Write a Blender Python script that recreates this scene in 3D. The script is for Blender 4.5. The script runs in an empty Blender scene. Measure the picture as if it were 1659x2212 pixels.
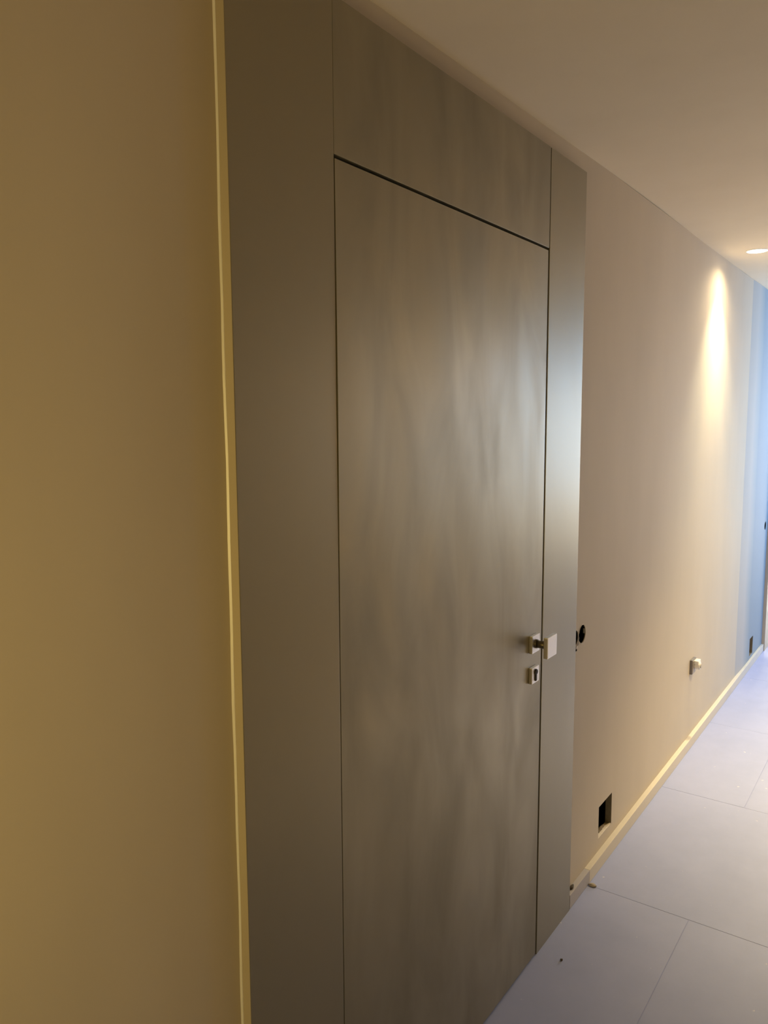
import bpy, bmesh, math, random
from mathutils import Matrix, Vector

random.seed(7)
scn = bpy.context.scene
C = scn.collection

# ------------------------------------------------------------------ camera
CAM_Z = 1.679
cam_d = bpy.data.cameras.new('camera')
cam_d.sensor_fit = 'HORIZONTAL'
cam_d.sensor_width = 36.0
cam_d.lens = 1682.88 * 36.0 / 1659.0
cam_d.clip_start = 0.02
cam = bpy.data.objects.new('camera', cam_d)
C.objects.link(cam)
AX = (0.57635297, -0.09786671, 0.81131952)     # corridor direction in (right, down, forward)
AY = (-0.81718511, -0.06285608, 0.57293771)    # towards the left wall
AZ = (-0.00507516, -0.99321258, -0.11620251)   # up
rot = Matrix(((AX[0], -AX[1], -AX[2]), (AY[0], -AY[1], -AY[2]), (AZ[0], -AZ[1], -AZ[2])))
cam.matrix_world = Matrix.Translation((0, 0, CAM_Z)) @ rot.to_4x4()
scn.camera = cam

# ------------------------------------------------------------------ world, lights, exposure
w = bpy.data.worlds.new('daylight_world')
scn.world = w
w.use_nodes = True
bg = w.node_tree.nodes['Background']
bg.inputs['Color'].default_value = (0.45, 0.68, 1.0, 1)
bg.inputs['Strength'].default_value = 0.6

vs = scn.view_settings
vs.view_transform = 'Standard'
vs.look = 'None'
vs.gamma = 1.0
vs.use_curve_mapping = False
vs.exposure = 0.0


def light(name, kind, loc, energy, color, target=None, **kw):
    d = bpy.data.lights.new(name, kind)
    d.energy = energy
    d.color = color
    for k, v in kw.items():
        setattr(d, k, v)
    o = bpy.data.objects.new(name, d)
    C.objects.link(o)
    o.location = loc
    if target is not None:
        o.rotation_euler = (Vector(target) - Vector(loc)).to_track_quat('-Z', 'Y').to_euler()
    return o


# daylight through the window in the right-hand wall, further down the corridor
light('window_daylight', 'AREA', (6.52, -0.72, 1.68), 56.0, (0.15, 0.46, 0.95),
      target=(6.52, 1.0, 1.68), shape='RECTANGLE', size=1.45, size_y=1.28)
# whiter fill light added outside an unseen opening at the corridor's end
light('end_fill', 'AREA', (9.72, 0.16, 1.15), 150.0, (1.0, 0.92, 0.76),
      target=(0.0, 0.16, 1.15), shape='RECTANGLE', size=1.2, size_y=2.1)
# warm fill light added behind the camera, without a fixture
light('hall_fill', 'AREA', (-0.5, 0.35, 1.35), 7.6, (1.0, 0.71, 0.205),
      target=(1.0, 0.9, 1.3), shape='DISK', size=0.4)
# two more downlights, above the right-hand side of the corridor
light('right_downlight', 'SPOT', (4.315, -0.35, 2.495), 168.0, (1.0, 0.79, 0.43),
      target=(4.315, -0.35, 0), spot_size=1.9, spot_blend=1.0, shadow_soft_size=0.03)
light('right_downlight', 'SPOT', (3.6, -0.35, 2.495), 165.0, (1.0, 0.63, 0.16),
      target=(3.6, -0.35, 0), spot_size=1.5, spot_blend=1.0, shadow_soft_size=0.03)

# ------------------------------------------------------------------ materials
def mat(name):
    m = bpy.data.materials.new(name)
    m.use_nodes = True
    return m, m.node_tree, m.node_tree.nodes['Principled BSDF']


def noise(nt, scale, detail=3.0, rough=0.55, stretch=(1, 1, 1), distort=0.0):
    tc = nt.nodes.new('ShaderNodeTexCoord')
    mp = nt.nodes.new('ShaderNodeMapping')
    mp.inputs['Scale'].default_value = stretch
    nz = nt.nodes.new('ShaderNodeTexNoise')
    nz.inputs['Scale'].default_value = scale
    nz.inputs['Detail'].default_value = detail
    nz.inputs['Roughness'].default_value = rough
    nz.inputs['Distortion'].default_value = distort
    nt.links.new(tc.outputs['Object'], mp.inputs['Vector'])
    nt.links.new(mp.outputs['Vector'], nz.inputs['Vector'])
    return nz.outputs['Fac']


def maprange(nt, fac, a, b, c, d):
    n = nt.nodes.new('ShaderNodeMapRange')
    n.inputs['From Min'].default_value = a
    n.inputs['From Max'].default_value = b
    n.inputs['To Min'].default_value = c
    n.inputs['To Max'].default_value = d
    nt.links.new(fac, n.inputs['Value'])
    return n.outputs['Result']


def mixcol(nt, fac, c1, c2):
    n = nt.nodes.new('ShaderNodeMix')
    n.data_type = 'RGBA'
    n.inputs['A'].default_value = (*c1, 1)
    n.inputs['B'].default_value = (*c2, 1)
    nt.links.new(fac, n.inputs['Factor'])
    return n.outputs['Result']


def bump(nt, bsdf, fac, strength, dist):
    b = nt.nodes.new('ShaderNodeBump')
    b.inputs['Strength'].default_value = strength
    b.inputs['Distance'].default_value = dist
    nt.links.new(fac, b.inputs['Height'])
    nt.links.new(b.outputs['Normal'], bsdf.inputs['Normal'])
    return b


def simple(name, col, rough=0.6, metal=0.0, spec=0.5, var=0.06, scale=60, bmp=0.0):
    m, nt, b = mat(name)
    f = noise(nt, scale)
    c2 = tuple(max(0, c * (1 - var)) for c in col)
    nt.links.new(mixcol(nt, f, col, c2), b.inputs['Base Color'])
    b.inputs['Roughness'].default_value = rough
    b.inputs['Metallic'].default_value = metal
    b.inputs['Specular IOR Level'].default_value = spec
    if bmp:
        bump(nt, b, f, bmp, 0.002)
    return m


def make_wall_mat(name, c1, c2):
    m, nt, b = mat(name)
    big = noise(nt, 2.2, 4, 0.6, (1, 1, 0.35))
    nt.links.new(mixcol(nt, maprange(nt, big, 0.35, 0.65, 0, 1), c1, c2), b.inputs['Base Color'])
    b.inputs['Roughness'].default_value = 0.75
    b.inputs['Specular IOR Level'].default_value = 0.25
    bump(nt, b, noise(nt, 140, 3), 0.12, 0.001)
    return m


M_WALL = make_wall_mat('beige_wall_paint', (0.60, 0.525, 0.42), (0.56, 0.49, 0.39))


def make_far_tint_mat():
    """mixed light put into the colour: pale strip fading softly into blue daylight"""
    m, nt, b = mat('painted_far_daylight')
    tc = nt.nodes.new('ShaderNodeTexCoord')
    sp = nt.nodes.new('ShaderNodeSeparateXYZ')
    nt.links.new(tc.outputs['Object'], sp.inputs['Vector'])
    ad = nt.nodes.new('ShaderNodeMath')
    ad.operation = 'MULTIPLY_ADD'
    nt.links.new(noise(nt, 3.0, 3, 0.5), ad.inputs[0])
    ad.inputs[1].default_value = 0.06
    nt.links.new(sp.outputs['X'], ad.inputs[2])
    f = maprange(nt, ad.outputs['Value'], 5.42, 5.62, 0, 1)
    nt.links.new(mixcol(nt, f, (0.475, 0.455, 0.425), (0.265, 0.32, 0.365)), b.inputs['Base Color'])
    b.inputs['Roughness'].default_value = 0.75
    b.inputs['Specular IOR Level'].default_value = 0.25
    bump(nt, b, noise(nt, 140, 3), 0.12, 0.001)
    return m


M_FAR_TINT = make_far_tint_mat()
M_CEIL = make_wall_mat('ceiling_paint', (0.76, 0.66, 0.51), (0.73, 0.63, 0.48))
M_BASE = make_wall_mat('baseboard_paint', (0.66, 0.61, 0.53), (0.63, 0.58, 0.50))
M_BASE_GREY = make_wall_mat('baseboard_grey_primer', (0.46, 0.44, 0.46), (0.43, 0.41, 0.43))
M_CREAM = simple('cream_bead', (0.97, 0.955, 0.94), 0.42, spec=1.0, var=0.03, scale=40)
M_PLASTER = simple('pale_raw_plaster', (0.78, 0.71, 0.63), 0.85, var=0.2, scale=80, bmp=0.4)
M_RAW = simple('raw_brown_plaster', (0.30, 0.25, 0.17), 0.9, var=0.5, scale=45, bmp=0.5)
M_BLACK = simple('black_void', (0.006, 0.005, 0.004), 0.9, spec=0.05)
M_GAP = simple('dark_rebate', (0.02, 0.016, 0.011), 0.8, spec=0.1)
M_CAST = simple('brushed_nickel', (0.86, 0.83, 0.81), 0.34, metal=0.75, var=0.06, scale=120)
M_STEM = simple('dark_nickel', (0.19, 0.165, 0.125), 0.38, metal=0.9, var=0.1, scale=90)
M_LOCK = simple('dark_lock_barrel', (0.05, 0.04, 0.028), 0.45, metal=0.6)
M_STEEL = simple('grey_socket_frame', (0.22, 0.21, 0.22), 0.45, metal=0.3)
M_WHITE = simple('white_plastic', (0.85, 0.84, 0.80), 0.35, var=0.02)
M_DIM = simple('greyish_plastic', (0.45, 0.40, 0.33), 0.5, var=0.05)
M_BOXP = simple('black_box_plastic', (0.005, 0.004, 0.003), 0.9, spec=0.05)
M_WIRE_GLINT = simple('grey_wire_and_glint', (0.40, 0.37, 0.33), 0.4)
M_CHIP = simple('tan_crumb', (0.46, 0.40, 0.32), 0.9, var=0.4, scale=90, bmp=0.5)
M_GRIT = simple('brown_grit', (0.10, 0.075, 0.045), 0.85, var=0.5, scale=200, bmp=0.4)


def make_panel_mat(sc=2.2, st=(1.5, 1, 0.7), det=3, r0=0.33, r1=0.39, k=0.0):
    """Metallic taupe lacquer, hand-wiped: uneven sheen in soft, mostly upright smears."""
    m, nt, b = mat('taupe_lacquer')
    smear = noise(nt, sc, det, 0.5, st, 0.6)
    nt.links.new(mixcol(nt, maprange(nt, smear, 0.2, 0.8, 0, 1), tuple(c * (1.045 + k) for c in (0.325, 0.289, 0.207)), tuple(c * (0.955 - k) for c in (0.325, 0.289, 0.207))),
                 b.inputs['Base Color'])
    nt.links.new(maprange(nt, smear, 0.15, 0.85, r0, r1), b.inputs['Roughness'])
    b.inputs['Metallic'].default_value = 0.58
    b.inputs['Specular IOR Level'].default_value = 0.5
    return m, nt, b


M_PANEL, _nt, _b = make_panel_mat()
bump(_nt, _b, noise(_nt, 260, 2), 0.05, 0.0006)
M_LEAF, _nt, _b = make_panel_mat(4.6, (1.5, 1, 0.5), 4, 0.265, 0.52, 0.15)
M_LEAF.name = 'taupe_lacquer_smeared'


def make_tile_mat():
    m, nt, b = mat('grey_stone_tile')
    cloud = noise(nt, 3.0, 6, 0.62)
    base = mixcol(nt, maprange(nt, cloud, 0.3, 0.7, 0, 1), (0.360, 0.405, 0.665), (0.317, 0.36, 0.60))
    # sparse flecks of plaster dust
    dust = maprange(nt, noise(nt, 38, 2, 0.4), 0.75, 0.785, 0, 0.6)
    mx = nt.nodes.new('ShaderNodeMix')
    mx.data_type = 'RGBA'
    nt.links.new(dust, mx.inputs['Factor'])
    nt.links.new(base, mx.inputs['A'])
    mx.inputs['B'].default_value = (0.75, 0.74, 0.74, 1)
    nt.links.new(mx.outputs['Result'], b.inputs['Base Color'])
    nt.links.new(maprange(nt, cloud, 0.3, 0.7, 0.42, 0.58), b.inputs['Roughness'])
    bump(nt, b, noise(nt, 70, 5), 0.12, 0.0012)
    return m


M_TILE = make_tile_mat()
M_JOINT = simple('tile_joint', (0.30, 0.35, 0.62), 0.9)

m, nt, b = mat('lamp_glow')
b.inputs['Base Color'].default_value = (1, 0.95, 0.85, 1)
b.inputs['Emission Color'].default_value = (1.0, 0.86, 0.62, 1)
b.inputs['Emission Strength'].default_value = 9.0
M_GLOW = m

# ------------------------------------------------------------------ helpers
def obj(name, bm, m, parent=None, smooth=False):
    me = bpy.data.meshes.new(name)
    bmesh.ops.recalc_face_normals(bm, faces=bm.faces[:])
    bm.to_mesh(me)
    bm.free()
    me.materials.append(m)
    if smooth:
        for p in me.polygons:
            p.use_smooth = True
    o = bpy.data.objects.new(name, me)
    C.objects.link(o)
    if parent is not None:
        o.parent = parent
    return o


def box_bm(x0, x1, y0, y1, z0, z1, bev=0.0, seg=2):
    bm = bmesh.new()
    bmesh.ops.create_cube(bm, size=1.0)
    for v in bm.verts:
        v.co = Vector(((x0 + x1) / 2 + v.co.x * (x1 - x0), (y0 + y1) / 2 + v.co.y * (y1 - y0),
                       (z0 + z1) / 2 + v.co.z * (z1 - z0)))
    if bev:
        bmesh.ops.bevel(bm, geom=bm.edges[:], offset=bev, segments=seg, profile=0.7, affect='EDGES')
    return bm


def cyl_bm(c, axis, r, h, n=32, r2=None, bev=0.0):
    """cylinder of height h centred on c, along 'X', 'Y' or 'Z'"""
    bm = bmesh.new()
    bmesh.ops.create_cone(bm, cap_ends=True, segments=n, radius1=r, radius2=r if r2 is None else r2, depth=h)
    if bev:
        es = [e for e in bm.edges if abs(e.verts[0].co.z - e.verts[1].co.z) < 1e-6]
        bmesh.ops.bevel(bm, geom=es, offset=bev, segments=2, affect='EDGES')
    R = Matrix.Identity(3)
    if axis == 'Y':
        R = Matrix.Rotation(math.pi / 2, 3, 'X')
    elif axis == 'X':
        R = Matrix.Rotation(math.pi / 2, 3, 'Y')
    for v in bm.verts:
        v.co = R @ v.co + Vector(c)
    return bm


def tube_bm(pts, r, n=10):
    bm = bmesh.new()
    rings = []
    P = [Vector(p) for p in pts]
    for i, p in enumerate(P):
        t = (P[min(i + 1, len(P) - 1)] - P[max(i - 1, 0)]).normalized()
        a = t.orthogonal().normalized()
        bb = t.cross(a)
        rings.append([bm.verts.new(p + r * (math.cos(2 * math.pi * k / n) * a + math.sin(2 * math.pi * k / n) * bb))
                      for k in range(n)])
    for r0, r1 in zip(rings, rings[1:]):
        off = min(range(n), key=lambda s: (r0[0].co - r1[s].co).length)
        for k in range(n):
            bm.faces.new((r0[k], r0[(k + 1) % n], r1[(k + 1 + off) % n], r1[(k + off) % n]))
    bm.faces.new(rings[0])
    bm.faces.new(rings[-1])
    return bm


def empty(name, loc):
    o = bpy.data.objects.new(name, None)
    o.location = loc
    o.empty_display_size = 0.1
    C.objects.link(o)
    return o


def child(name, bm, m, parent, smooth=False):
    """bm is given in world coordinates; the parents are never rotated"""
    o = obj(name, bm, m, None, smooth)
    off = Vector((0, 0, 0))
    p = parent
    while p is not None:
        off += p.location
        p = p.parent
    for v in o.data.vertices:
        v.co -= off
    o.parent = parent
    return o


def tag(o, label=None, cat=None, group=None, kind=None):
    if label:
        o['label'] = label
    if cat:
        o['category'] = cat
    if group:
        o['group'] = group
    if kind:
        o['kind'] = kind
    return o


# ------------------------------------------------------------------ key sizes (metres)
FACE = 0.930          # front of the door cladding
WALL = 0.951          # front of the painted wall
CEIL = 2.507
RIGHT = -0.62         # opposite wall, behind the camera's right shoulder
X0, X1 = -3.2, 9.6
TINT_X = 5.20           # from here on the wall has daylight painted into its colour
D2 = 5.20             # second door repeats the first one this much further on

# ------------------------------------------------------------------ wall with its openings
NICHE1 = (2.742, 2.887, 0.098, 0.227)
NICHE2 = (5.629, 5.742, 0.074, 0.197)
CR, CZ = 0.0325, 0.948
ROUND = [(2.4615, CZ - 0.001, 0.027), (2.524, CZ, CR), (6.000, 0.930, 0.030)]


def wall_sheet(xa, xb, rects, circles, extra=()):
    """front sheet of the left wall at y = WALL with real holes, plus short reveals"""
    bm = bmesh.new()
    cells = [tuple(round(q, 4) for q in (cx - r - 0.0015, cx + r + 0.0015, cz - r - 0.0015, cz + r + 0.0015)) for cx, cz, r in circles]
    holes = rects + cells
    xs = sorted({xa, xb} | set(extra) | {h[0] for h in holes} | {h[1] for h in holes})
    xs = sorted({round(x, 4) for x in xs if xa <= x <= xb})
    zs = sorted({round(z, 4) for z in {0.0, CEIL} | {h[2] for h in holes} | {h[3] for h in holes}})
    cache = {}

    def V(x, y, z):
        k = (round(x, 5), round(y, 5), round(z, 5))
        if k not in cache:
            cache[k] = bm.verts.new((x, y, z))
        return cache[k]

    for a, b_ in zip(xs, xs[1:]):
        for c, d in zip(zs, zs[1:]):
            mx, mz = (a + b_) / 2, (c + d) / 2
            if any(h[0] < mx < h[1] and h[2] < mz < h[3] for h in holes):
                continue
            bm.faces.new((V(a, WALL, c), V(b_, WALL, c), V(b_, WALL, d), V(a, WALL, d)))
    n = 32
    for (cx, cz, r), (a, b_, c, d) in zip(circles, cells):
        h = (b_ - a) / 2
        for k in range(n):
            q = []
            for t in (2 * math.pi * k / n, 2 * math.pi * (k + 1) / n):
                ct, st = math.cos(t), math.sin(t)
                s = h / max(abs(ct), abs(st))
                q.append(((cx + r * ct, cz + r * st), (cx + s * ct, cz + s * st)))
            bm.faces.new((V(q[0][0][0], WALL, q[0][0][1]), V(q[0][1][0], WALL, q[0][1][1]),
                          V(q[1][1][0], WALL, q[1][1][1]), V(q[1][0][0], WALL, q[1][0][1])))
            bm.faces.new((V(q[0][0][0], WALL, q[0][0][1]), V(q[1][0][0], WALL, q[1][0][1]),
                          V(q[1][0][0], WALL + 0.003, q[1][0][1]), V(q[0][0][0], WALL + 0.003, q[0][0][1])))
    return bm


def solid_back(x0, x1, z0=0.0, z1=CEIL):
    return box_bm(x0, x1, WALL + 0.12, WALL + 0.2, z0, z1)


DOOR1 = (1.150, 2.155, 0.0, 2.175)
DOOR2 = (1.150 + D2, 2.155 + D2, 0.0, 2.175)
wl = obj('wall_left', wall_sheet(X0, TINT_X, [DOOR1, NICHE1], ROUND[:2]), M_WALL)
tag(wl, 'matt beige painted corridor wall on the left, either side of the taupe door', 'wall', kind='structure')
PROUD, RAMP = 0.006, 0.30
bm = wall_sheet(TINT_X, X1, [DOOR2, NICHE2], ROUND[2:], [TINT_X + RAMP * k / 16 for k in range(1, 17)])
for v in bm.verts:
    u = min(1.0, max(0.0, (v.co.x - TINT_X) / RAMP))
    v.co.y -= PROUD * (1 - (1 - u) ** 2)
sk = child('light_tinted_section', bm, M_FAR_TINT, wl, True)
tag(sk, 'far end of the wall, with a pale light strip and blue daylight painted into its colour')
child('backing', solid_back(X0, X1), M_RAW, wl)

# opposite wall with a window opening
WX0, WX1, WZ0, WZ1 = 5.77, 7.27, 1.02, 2.34
bm = bmesh.new()
for (a, b_, c, d) in ((X0, WX0, 0, CEIL), (WX1, X1, 0, CEIL), (WX0, WX1, 0, WZ0), (WX0, WX1, WZ1, CEIL)):
    t = box_bm(a, b_, RIGHT - 0.06, RIGHT, c, d)
    me = bpy.data.meshes.new('t')
    t.to_mesh(me)
    t.free()
    bm.from_mesh(me)
    bpy.data.meshes.remove(me)
tag(obj('wall_right', bm, M_WALL), 'beige corridor wall opposite the taupe door, with a window', 'wall', kind='structure')
EY0, EY1, EZ1 = -0.46, 0.78, 2.24
bm = bmesh.new()
for (a, b_, c, d) in ((RIGHT - 0.06, EY0, 0, CEIL), (EY1, WALL + 0.2, 0, CEIL), (EY0, EY1, EZ1, CEIL)):
    t = box_bm(X1, X1 + 0.06, a, b_, c, d)
    me = bpy.data.meshes.new('t')
    t.to_mesh(me)
    t.free()
    bm.from_mesh(me)
    bpy.data.meshes.remove(me)
tag(obj('wall_front', bm, M_FAR_TINT), 'pale wall with a tall opening added for the end light, closing the corridor', 'wall', kind='structure')
tag(obj('wall_back', box_bm(X0 - 0.1, X0, RIGHT - 0.06, WALL + 0.2, 0, CEIL), M_WALL),
    'beige wall closing the corridor behind the viewpoint', 'wall', kind='structure')
win = tag(empty('window_1', (WX0, RIGHT, WZ0)), 'window in the right-hand wall letting in blue daylight', 'window', kind='structure')
f = 0.035
for (a, b_, c, d) in ((WX0, WX0 + f, WZ0, WZ1), (WX1 - f, WX1, WZ0, WZ1), (WX0 + f, WX1 - f, WZ0, WZ0 + f), (WX0 + f, WX1 - f, WZ1 - f, WZ1)):
    child('frame_bar', box_bm(a, b_, RIGHT - 0.05, RIGHT - 0.005, c, d, 0.003), M_WHITE, win)

# ceiling, slightly uneven plaster
bm = bmesh.new()
NX, NY = 90, 14
grid = []
for i in range(NX + 1):
    row = []
    for j in range(NY + 1):
        x = X0 + (X1 - X0) * i / NX
        y = RIGHT - 0.06 + (WALL + 0.05 - RIGHT + 0.06) * j / NY
        sag = 0.020 * max(0.0, min(1.0, (2.6 - x) / 1.5))
        row.append(bm.verts.new((x, y, CEIL - sag + 0.0025 * math.sin(3.1 * x + 1.3 * y) * math.sin(2.3 * y + 0.7 * x))))
    grid.append(row)
for i in range(NX):
    for j in range(NY):
        bm.faces.new((grid[i][j], grid[i + 1][j], grid[i + 1][j + 1], grid[i][j + 1]))
tag(obj('ceiling', bm, M_CEIL, smooth=True), 'smooth beige plaster ceiling over the corridor', 'ceiling', kind='structure')

# ------------------------------------------------------------------ floor of large grey tiles, half-bond
fl = obj('floor', box_bm(X0 - 0.1, X1 + 0.1, RIGHT - 0.06, WALL + 0.2, -0.05, -0.0010), M_JOINT)
tag(fl, 'corridor floor of large square grey stone tiles', 'floor', kind='structure')
TP, G = 0.932, 0.0007
row0 = 2.593
k0 = math.floor((X0 - row0) / TP)
r = k0
while row0 + r * TP < X1:
    xa, xb = max(X0, row0 + r * TP), min(X1, row0 + (r + 1) * TP)
    base = 0.58 if (r % 2) else 0.58 - TP / 2
    j = -3
    while base + j * TP < WALL:
        ya, yb = max(RIGHT, base + j * TP), min(WALL, base + (j + 1) * TP)
        if yb - ya > 0.03 and xb - xa > 0.03:
            child('tile', box_bm(xa + G, xb - G, ya + G, yb - G, -0.012, random.uniform(-0.0003, 0.0), 0.0008, 1), M_TILE, fl)
        j += 1
    r += 1

# ------------------------------------------------------------------ baseboard
BH = 0.052
def baseboard(x0, x1, mats, parent):
    return child('board', box_bm(x0, x1, FACE, WALL, 0.0005, BH, 0.0025), mats, parent)

bb = tag(empty('baseboard_left', (2.42, WALL, 0)), 'low cream baseboard along the foot of the beige wall', 'baseboard', kind='structure')
tag(baseboard(2.416, 2.602, M_BASE_GREY, bb), 'short grey unpainted length beside the door cladding')
baseboard(2.603, D2 + 0.898, M_BASE, bb)
baseboard(X0, 0.897, M_BASE, bb)
br = tag(empty('baseboard_right', (3.0, RIGHT, 0)), 'low cream baseboard along the wall opposite the door', 'baseboard', kind='structure')
child('board', box_bm(X0, X1, RIGHT, RIGHT + 0.02, 0.0005, BH, 0.0025), M_BASE, br)

# cream filler bead where the near wall meets the edge of the door cladding
bm = bmesh.new()
prev = None
nz = 160
for i in range(nz + 1):
    z = BH + (2.44 - BH) * i / nz
    wob = 0.0007 * math.sin(z * 9.1) + 0.0005 * math.sin(z * 23.7 + 1) + random.uniform(-0.0002, 0.0002)
    rr = 0.0033 + 0.0003 * math.sin(z * 5.3 + 0.6)
    a = [bm.verts.new((0.8958 + wob, WALL, z)), bm.verts.new((0.8958 + wob + 0.72 * rr, WALL - rr, z)),
         bm.verts.new((0.8992, WALL - rr, z)), bm.verts.new((0.8992, WALL, z))]
    if prev:
        for k in range(3):
            bm.faces.new((prev[k], prev[k + 1], a[k + 1], a[k]))
    prev = a
tag(obj('trim_1', bm, M_CREAM), 'thin bright cream edge bead up the near edge of the taupe cladding', 'trim', kind='structure')

# ------------------------------------------------------------------ flush door with its cladding
def make_door(name, label, dx):
    d = tag(empty(name, (0.9 + dx, FACE, 0)), label, 'door', kind='structure')

    def B(n, m_, *a, bev=0.0012):
        return child(n, box_bm(a[0] + dx, a[1] + dx, *a[2:], bev), m_, d)

    PT = 2.437
    tag(B('side_panel', M_PANEL, 0.900, 1.1636, FACE, WALL, 0.0, PT), 'wide fixed panel on the near side of the door')
    tag(B('side_panel', M_PANEL, 2.1415, 2.412, FACE, WALL, 0.0, PT), 'narrow-looking fixed panel on the lock side of the door')
    tag(B('header_panel', M_LEAF, 1.1642, 2.1365, FACE, WALL, 2.1635, PT), 'fixed panel above the door')
    tag(B('edge_strip', M_WALL, 0.8994, 0.9002, FACE + 0.0006, WALL, 0.0, PT, bev=0.0), 'near edge of the cladding, painted like the wall')
    # leaf, very slightly proud on the hinge side at head height
    bm = bmesh.new()
    xa, xb, za, zb = 1.1660 + dx, 2.1305 + dx, 0.008, 2.1562
    nx, nz_ = 40, 90
    g = []
    for i in range(nx + 1):
        rr = []
        for j in range(nz_ + 1):
            u, z = i / nx, za + (zb - za) * j / nz_
            bow = 0.0016 * math.exp(-((z - 1.72) / 0.35) ** 2) * (1 - u)
            edge = min(1.0, 12 * u, 12 * (1 - u))
            wav = 0.00032 * edge * (math.sin(9.5 * u + 5.1 * z + 0.6) + 0.7 * math.sin(17 * u - 7.3 * z + 2.0) + 0.5 * math.sin(31 * u + 11 * z))
            rr.append(bm.verts.new((xa + (xb - xa) * u, FACE - bow - wav, z)))
        g.append(rr)
    fs = []
    for i in range(nx):
        for j in range(nz_):
            fs.append(bm.faces.new((g[i][j], g[i + 1][j], g[i + 1][j + 1], g[i][j + 1])))
    ex = bmesh.ops.extrude_face_region(bm, geom=fs)
    for v in ex['geom']:
        if isinstance(v, bmesh.types.BMVert):
            v.co.y = FACE + 0.045
    bm.normal_update()
    for fc in bm.faces:
        fc.smooth = True
    for e in bm.edges:
        ys = [abs(fc.normal.y) > 0.9 for fc in e.link_faces]
        e.smooth = all(ys)
    tag(child('door_leaf', bm, M_LEAF, d), 'tall flush door leaf in smeared taupe lacquer')
    # dark rebate behind the gaps
    bm = bmesh.new()
    for (a, b_, c, e) in ((1.151, 1.1645, 0.004, 2.174), (2.133, 2.154, 0.004, 2.174), (1.1645, 2.133, 2.159, 2.174)):
        t = box_bm(a + dx, b_ + dx, FACE + 0.030 if a < 1.16 and b_ < 1.2 else FACE + 0.034, FACE + 0.1, c, e)
        me = bpy.data.meshes.new('t')
        t.to_mesh(me)
        t.free()
        bm.from_mesh(me)
        bpy.data.meshes.remove(me)
    child('door_frame', bm, M_GAP, d)
    # knob: square rose, round neck, square grip plate
    kx, kz = 2.070 + dx, 1.679 - 0.650
    kn = child('door_knob', box_bm(kx - 0.026, kx + 0.026, FACE - 0.011, FACE - 0.0005, kz - 0.026, kz + 0.026, 0.0022), M_CAST, d)
    tag(kn, 'square nickel knob on a round neck')
    child('neck', cyl_bm((kx - 0.001, FACE - 0.030, kz), 'Y', 0.0115, 0.040, 32), M_STEM, kn, True)
    child('collar', cyl_bm((kx - 0.001, FACE - 0.0135, kz), 'Y', 0.0135, 0.006, 32, bev=0.001), M_STEM, kn)
    child('grip_plate', box_bm(kx - 0.033, kx + 0.033, FACE - 0.0615, FACE - 0.0485, kz - 0.031, kz + 0.031, 0.0026), M_CAST, kn)
    # keyhole escutcheon with profile cylinder
    lz = 1.679 - 0.744
    es = child('lock_plate', box_bm(kx - 0.024, kx + 0.024, FACE - 0.011, FACE - 0.0005, lz - 0.024, lz + 0.024, 0.0022), M_CAST, d)
    tag(es, 'small square lock plate below the knob')
    child('lock_barrel', cyl_bm((kx, FACE - 0.0125, lz + 0.009), 'Y', 0.0085, 0.006, 28, bev=0.0008), M_LOCK, es)
    child('lock_tongue', box_bm(kx - 0.005, kx + 0.005, FACE - 0.0150, FACE - 0.0110, lz - 0.018, lz + 0.006, 0.0018), M_LOCK, es)
    child('key_slot', box_bm(kx - 0.0012, kx + 0.0012, FACE - 0.0163, FACE - 0.0150, lz + 0.004, lz + 0.014), M_BLACK, es)
    return d


make_door('door_1', 'tall flush taupe door with fixed side and header panels, nearest in the corridor', 0.0)
make_door('door_2', 'flush door cladding at the far right edge, reflecting blue daylight', D2).location.y -= PROUD

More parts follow.
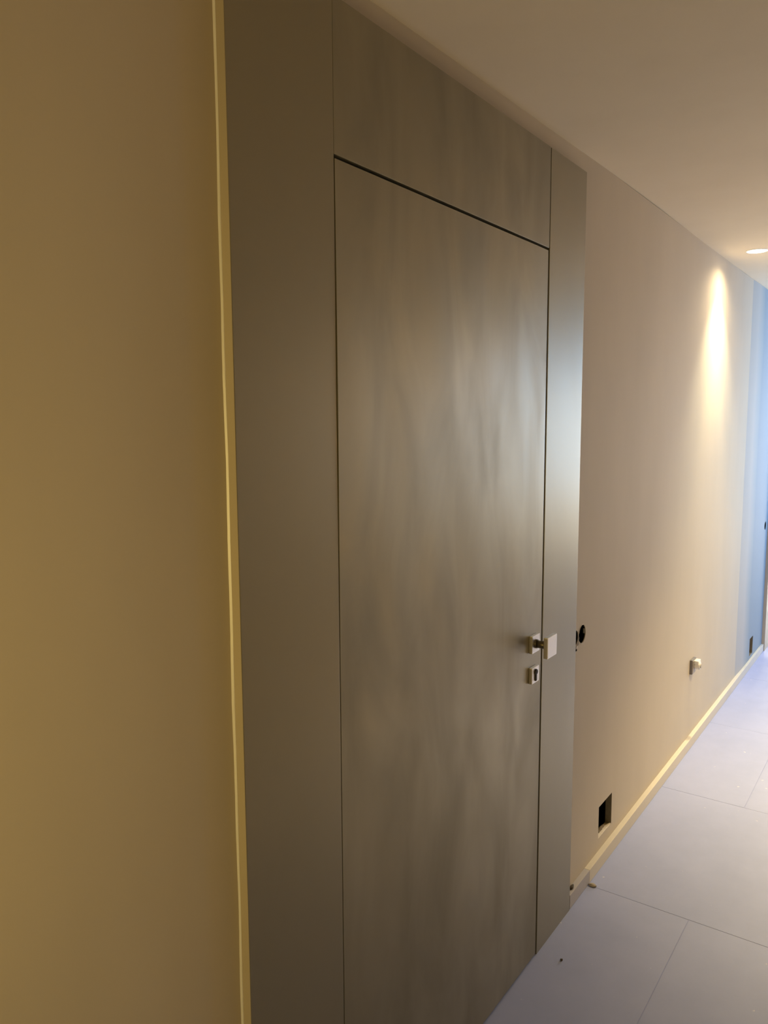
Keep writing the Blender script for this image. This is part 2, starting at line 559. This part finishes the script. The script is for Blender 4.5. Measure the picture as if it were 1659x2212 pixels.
# ------------------------------------------------------------------ openings left for fittings
def niche(label, rc, lip, group):
    x0, x1, z0, z1 = rc
    t = tag(empty('wall_niche', ((x0 + x1) / 2, WALL, z0)), label, 'wall niche', group)
    D = 0.024
    child('cheek', box_bm(x1, x1 + 0.004, WALL + 0.0005, WALL + D, z0, z1), M_RAW, t)
    child('cheek', box_bm(x0 - 0.004, x0, WALL + 0.0005, WALL + D, z0, z1), M_RAW, t)
    child('sill', box_bm(x0, x1, WALL + 0.0005, WALL + D, z0 - 0.004, z0), M_RAW, t)
    child('head', box_bm(x0, x1, WALL + 0.0005, WALL + D, z1, z1 + 0.004), M_RAW, t)
    bm = bmesh.new()
    a = [bm.verts.new(p) for p in ((x0 - 0.03, WALL + D, z0 - 0.03), (x1 + 0.03, WALL + D, z0 - 0.03), (x1 + 0.03, WALL + D, z1 + 0.03), (x0 - 0.03, WALL + D, z1 + 0.03))]
    b2 = [bm.verts.new(v.co + Vector((0, 0.085, 0))) for v in a]
    for k in range(4):
        bm.faces.new((a[k], a[(k + 1) % 4], b2[(k + 1) % 4], b2[k]))
    bm.faces.new(b2)
    child('cavity', bm, M_BLACK, t)
    if lip:
        # broken, paler plaster along the lower edge, thicker towards the near side
        bm = bmesh.new()
        prev = None
        n = 24
        for i in range(n + 1):
            u = i / n
            x = x0 + (x1 - x0) * u
            h = (0.0055 * math.sin(math.pi * min(1, u * 1.15)) ** 0.7 if u < 0.87 else 0.002) * (0.8 + 0.3 * random.random()) + 0.001
            dp = 0.004 + 0.014 * math.sin(math.pi * u) * (0.8 + 0.3 * random.random())
            ring = [bm.verts.new(p) for p in ((x, WALL + 0.0004, z0 + 0.0003), (x, WALL + 0.001, z0 + h * 0.45),
                                              (x, WALL + dp, z0 + h), (x, WALL + dp + 0.004, z0 + 0.0005))]
            if prev:
                for k in range(4):
                    bm.faces.new((prev[k], prev[(k + 1) % 4], ring[(k + 1) % 4], ring[k]))
            else:
                bm.faces.new(ring)
            prev = ring
        bm.faces.new(prev)
        rub = bmesh.new()
        for cx, cz_, r_ in ((x0 + 0.045, z0 + 0.006, 0.013), (x0 + 0.068, z0 + 0.007, 0.015), (x0 + 0.095, z0 + 0.005, 0.012), (x0 + 0.02, z0 + 0.003, 0.010)):
            q = bmesh.ops.create_icosphere(rub, subdivisions=2, radius=1.0)['verts']
            for v in q:
                k = r_ * random.uniform(0.85, 1.1)
                v.co = Vector((cx + v.co.x * k * 1.3, WALL + 0.017 + v.co.y * k * 0.5, cz_ + v.co.z * k * 0.55))
        child('rubble', rub, M_RAW, t)
        tag(child('plaster_lip', bm, M_PLASTER, t), 'pale broken plaster on the lower edge')
    return t


niche('square black hole low in the beige wall, just past the taupe door', NICHE1, True, 'square holes above the baseboard')
niche('small square brownish hole low in the blue-lit far end of the wall', NICHE2, False, 'square holes above the baseboard').location.y -= PROUD


def round_box(cx, cz, r_, parent, back):
    """open black plastic cup, its wall a thin tube"""
    bm = bmesh.new()
    n = 32
    prof = ((r_, WALL + 0.003), (r_ - 0.0008, WALL + 0.0025), (r_ - 0.002, WALL + back))
    rings = [[bm.verts.new((cx + q * math.cos(2 * math.pi * k / n), y, cz + q * math.sin(2 * math.pi * k / n))) for k in range(n)] for q, y in prof]
    for a, b_ in zip(rings, rings[1:]):
        for k in range(n):
            bm.faces.new((a[k], a[(k + 1) % n], b_[(k + 1) % n], b_[k]))
    bm.faces.new(rings[-1])
    return child('cup', bm, M_BOXP, parent)


tb = tag(empty('flush_box', (2.487, WALL, CZ - CR)), 'black twin round flush box, open and unwired, partly behind the taupe door cladding', 'flush box')
round_box(2.4615, CZ - 0.001, 0.027, tb, 0.05)
round_box(2.524, CZ, CR, tb, 0.05)
child('wire', tube_bm([(2.500, WALL + 0.03, CZ + 0.012), (2.494, WALL + 0.006, CZ + 0.006), (2.490, WALL - 0.002, CZ - 0.006),
                       (2.485, WALL - 0.0022, CZ - 0.020), (2.482, WALL - 0.0015, CZ - 0.030)], 0.0011), M_WIRE_GLINT, tb, True)
child('lit_sliver', box_bm(2.5500, 2.5520, WALL + 0.001, WALL + 0.007, CZ - 0.004, CZ + 0.013, 0.0006), M_WIRE_GLINT, tb)  # lit inner edge of the hole, painted in as a grey sliver
for cx, rr, t0, t1 in ((2.524, CR + 0.0008, 80, 165), (2.524, CR + 0.0008, 225, 285)):
    pts = [(cx + rr * math.cos(math.radians(t)), WALL - 0.0002, CZ + rr * math.sin(math.radians(t))) for t in range(t0, t1, 6)]
    tag(child('plaster_rim', tube_bm(pts, 0.0014, 6), M_PLASTER, tb, True), 'pale chipped plaster along the edge of the hole')
child('plaster_tab', box_bm(2.467, 2.480, WALL - 0.002, WALL - 0.0001, CZ - 0.040, CZ - 0.030, 0.0008), M_PLASTER, tb)
child('fixing_hole', box_bm(2.466, 2.4765, WALL - 0.0012, WALL - 0.0001, CZ - 0.0475, CZ - 0.0405, 0.0004), M_BLACK, tb)
ob = tag(empty('flush_box', (6.000, WALL, 0.900)), 'small round open flush box at hand height beside the far door', 'flush box')
round_box(6.000, 0.930, 0.030, ob, 0.05)
ob.location.y -= PROUD

# socket with a white plug, lit from above
so = tag(empty('wall_socket', (4.075, WALL, 0.39)), 'dark-edged wall socket holding a white plug, halfway along the lit wall', 'socket')
child('frame', box_bm(4.036, 4.112, WALL - 0.013, WALL - 0.0003, 0.388, 0.462, 0.002), M_STEEL, so)
child('face_plate', box_bm(4.041, 4.107, WALL - 0.0150, WALL - 0.0125, 0.393, 0.457, 0.001), M_DIM, so)
pl = child('plug', cyl_bm((4.078, WALL - 0.029, 0.430), 'Y', 0.021, 0.028, 32, bev=0.003), M_WHITE, so, False)
child('plug_shroud', box_bm(4.052, 4.104, WALL - 0.038, WALL - 0.0155, 0.440, 0.458, 0.004), M_WHITE, so)
child('plug_boss', cyl_bm((4.078, WALL - 0.0445, 0.428), 'Y', 0.011, 0.004, 24, bev=0.001), M_DIM, so)

# ------------------------------------------------------------------ downlight
DLX, DLY = 4.315, 0.780
dl = tag(empty('downlight', (DLX, DLY, CEIL)), 'glowing round recessed downlight in the ceiling near the beige wall', 'downlight')
bm = bmesh.new()
n = 48
prof = ((0.055, CEIL + 0.002), (0.0545, CEIL - 0.003), (0.047, CEIL - 0.005), (0.0455, CEIL - 0.001))
rings = [[bm.verts.new((DLX + q * math.cos(2 * math.pi * k / n), DLY + q * math.sin(2 * math.pi * k / n), z)) for k in range(n)] for q, z in prof]
for a, b_ in zip(rings, rings[1:]):
    for k in range(n):
        bm.faces.new((a[k], a[(k + 1) % n], b_[(k + 1) % n], b_[k]))
child('trim_ring', bm, M_WHITE, dl, True)
child('lamp_lens', cyl_bm((DLX, DLY, CEIL - 0.003), 'Z', 0.0455, 0.004, 48), M_GLOW, dl)
# the lens throws a bright core and a wide soft spill
for nm, en, col, ang, bl in (('downlight_core', 50.0, (1.0, 0.76, 0.40), 0.86, 0.7),
                             ('downlight_beam', 72.0, (1.0, 0.92, 0.62), 1.52, 0.9),
                             ('downlight_spill', 20.0, (1.0, 0.80, 0.50), 2.70, 1.0)):
    light(nm, 'SPOT', (DLX, DLY, CEIL - 0.012), en, col, target=(DLX, DLY, 0),
          spot_size=ang, spot_blend=bl, shadow_soft_size=0.016)

# ------------------------------------------------------------------ crumbs on the floor
def crumb(name, label, loc, s, m_, cat, rz=0.0, seed=1):
    rnd = random.Random(seed)
    bm = bmesh.new()
    bmesh.ops.create_icosphere(bm, subdivisions=2, radius=1.0)
    for v in bm.verts:
        k = 1 + rnd.uniform(-0.18, 0.18)
        v.co = Vector((v.co.x * s[0] * k, v.co.y * s[1] * k, max(-0.6, v.co.z) * s[2] * k))
    zmin = min(v.co.z for v in bm.verts)
    for v in bm.verts:
        v.co.z -= zmin
    o = obj(name, bm, m_, None, False)
    o.location = loc
    o.rotation_euler.z = rz
    return tag(o, label, cat)


crumb('plaster_crumb', 'flat tan crumb of plaster on the floor against the baseboard', (2.594, 0.914, 0.0), (0.009, 0.015, 0.006), M_CHIP, 'crumb', 0.15, 3)
crumb('plaster_crumb', 'dark crumb lying on top of the baseboard beside the door cladding', (2.462, 0.942, BH), (0.016, 0.006, 0.006), M_GRIT, 'crumb', 0.1, 5)
crumb('grit', 'tiny dark brown grain alone on the grey tile before the door', (2.159, 0.854, 0.0), (0.0042, 0.0042, 0.0036), M_GRIT, 'grit', 0.4, 8)
